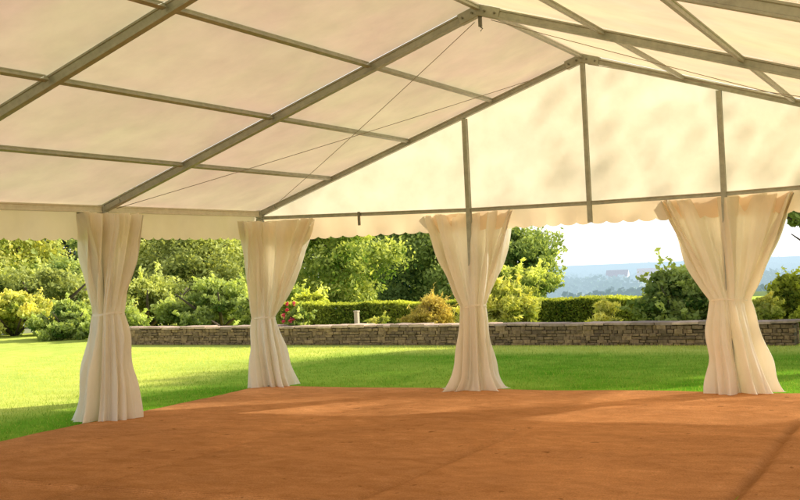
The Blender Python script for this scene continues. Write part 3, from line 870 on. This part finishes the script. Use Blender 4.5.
def building(name, label, x, y, w, dpt, h, rh, ang, nwin):
    zb = float(ground_z(np.array(x), np.array(y))) - .5
    root = empty(name, (x, y, zb), label, 'building', 'pale buildings in the far valley')
    R = Matrix.Rotation(ang, 3, 'Z'); O = Vector((x, y, zb))
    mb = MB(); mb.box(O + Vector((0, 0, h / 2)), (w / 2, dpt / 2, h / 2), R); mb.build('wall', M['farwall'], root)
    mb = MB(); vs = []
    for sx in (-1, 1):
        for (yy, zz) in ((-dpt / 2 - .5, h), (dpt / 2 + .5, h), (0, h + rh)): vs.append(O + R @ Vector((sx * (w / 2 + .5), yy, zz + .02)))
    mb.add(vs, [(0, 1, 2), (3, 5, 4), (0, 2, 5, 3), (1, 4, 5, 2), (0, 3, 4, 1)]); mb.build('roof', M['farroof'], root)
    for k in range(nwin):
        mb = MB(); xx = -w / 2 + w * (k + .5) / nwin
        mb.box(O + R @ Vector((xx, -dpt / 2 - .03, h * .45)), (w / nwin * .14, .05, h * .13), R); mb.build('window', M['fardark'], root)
building('farm_barn', 'long pale barn with grey roof on the valley side, left of the rightmost curtain', -246, 984, 38, 18, 6, 7, .25, 5)
building('farm_house', 'pale house in the distance left of the long barn', -292, 1010, 20, 12, 6, 6, .1, 4)
building('farm_house', 'smallest white building in the valley, beyond the long barn', -262, 1250, 24, 14, 8, 6, .4, 3)

# ------------------------------------------------------------------ sky, sun, camera
SUN_EL, SUN_AZ = math.radians(30), math.radians(45)     # azimuth from +Y towards +X
world = bpy.data.worlds.new('World'); scene.world = world; world.use_nodes = True
nt = world.node_tree; nt.nodes.clear()
out = nt.nodes.new('ShaderNodeOutputWorld')
sky = nt.nodes.new('ShaderNodeTexSky'); sky.sky_type = 'NISHITA'; sky.sun_disc = False
sky.sun_elevation = SUN_EL; sky.sun_rotation = SUN_AZ; sky.dust_density = 2.5; sky.air_density = 1.0
bg = nt.nodes.new('ShaderNodeBackground'); bg.inputs['Strength'].default_value = 0.15
nt.links.new(sky.outputs[0], bg.inputs['Color'])
bg2 = nt.nodes.new('ShaderNodeBackground'); bg2.inputs['Color'].default_value = (1.0, 0.985, 0.96, 1); bg2.inputs['Strength'].default_value = 1.55
tc = nt.nodes.new('ShaderNodeTexCoord'); sp = nt.nodes.new('ShaderNodeSeparateXYZ')
nt.links.new(tc.outputs['Generated'], sp.inputs[0])
mr = nt.nodes.new('ShaderNodeMapRange'); mr.inputs['From Min'].default_value = 0.0; mr.inputs['From Max'].default_value = 0.55
mr.inputs['To Min'].default_value = 1.0; mr.inputs['To Max'].default_value = 0.25
nt.links.new(sp.outputs['Z'], mr.inputs['Value'])
mx = nt.nodes.new('ShaderNodeMixShader')
nt.links.new(mr.outputs[0], mx.inputs[0]); nt.links.new(bg.outputs[0], mx.inputs[1]); nt.links.new(bg2.outputs[0], mx.inputs[2])
nt.links.new(mx.outputs[0], out.inputs['Surface'])

sd = bpy.data.lights.new('sun', 'SUN'); sd.energy = 6.5; sd.angle = math.radians(1.4); sd.color = (1.0, .92, .76)
so = bpy.data.objects.new('sun', sd); link(so)
dv = Vector((math.cos(SUN_EL) * math.sin(SUN_AZ), math.cos(SUN_EL) * math.cos(SUN_AZ), math.sin(SUN_EL)))
so.rotation_euler = (-dv).to_track_quat('-Z', 'Y').to_euler(); so.location = dv * 50

cd = bpy.data.cameras.new('camera'); cam = bpy.data.objects.new('camera', cd); link(cam)
yaw, pitch, roll, f = -.477, .017, -.046, 1091.
F_ = Vector((math.sin(yaw) * math.cos(pitch), math.cos(yaw) * math.cos(pitch), math.sin(pitch)))
r_ = Vector((math.cos(yaw), -math.sin(yaw), 0)); u_ = r_.cross(F_)
R_ = r_ * math.cos(roll) + u_ * math.sin(roll); U_ = -r_ * math.sin(roll) + u_ * math.cos(roll)
cam.matrix_world = Matrix(((R_.x, U_.x, -F_.x, 3.747), (R_.y, U_.y, -F_.y, -11.964), (R_.z, U_.z, -F_.z, 1.576), (0, 0, 0, 1)))
cd.sensor_fit = 'HORIZONTAL'; cd.sensor_width = 36; cd.lens = 36 * f / 800; cd.shift_y = -6.04 / 800
cd.clip_start = .05; cd.clip_end = 60000
scene.camera = cam
scene.render.engine = 'CYCLES'
scene.cycles.max_bounces = 10; scene.cycles.diffuse_bounces = 6; scene.cycles.transmission_bounces = 6
scene.cycles.use_denoising = True
scene.view_settings.view_transform = 'Standard'; scene.view_settings.look = 'None'; scene.view_settings.exposure = 0
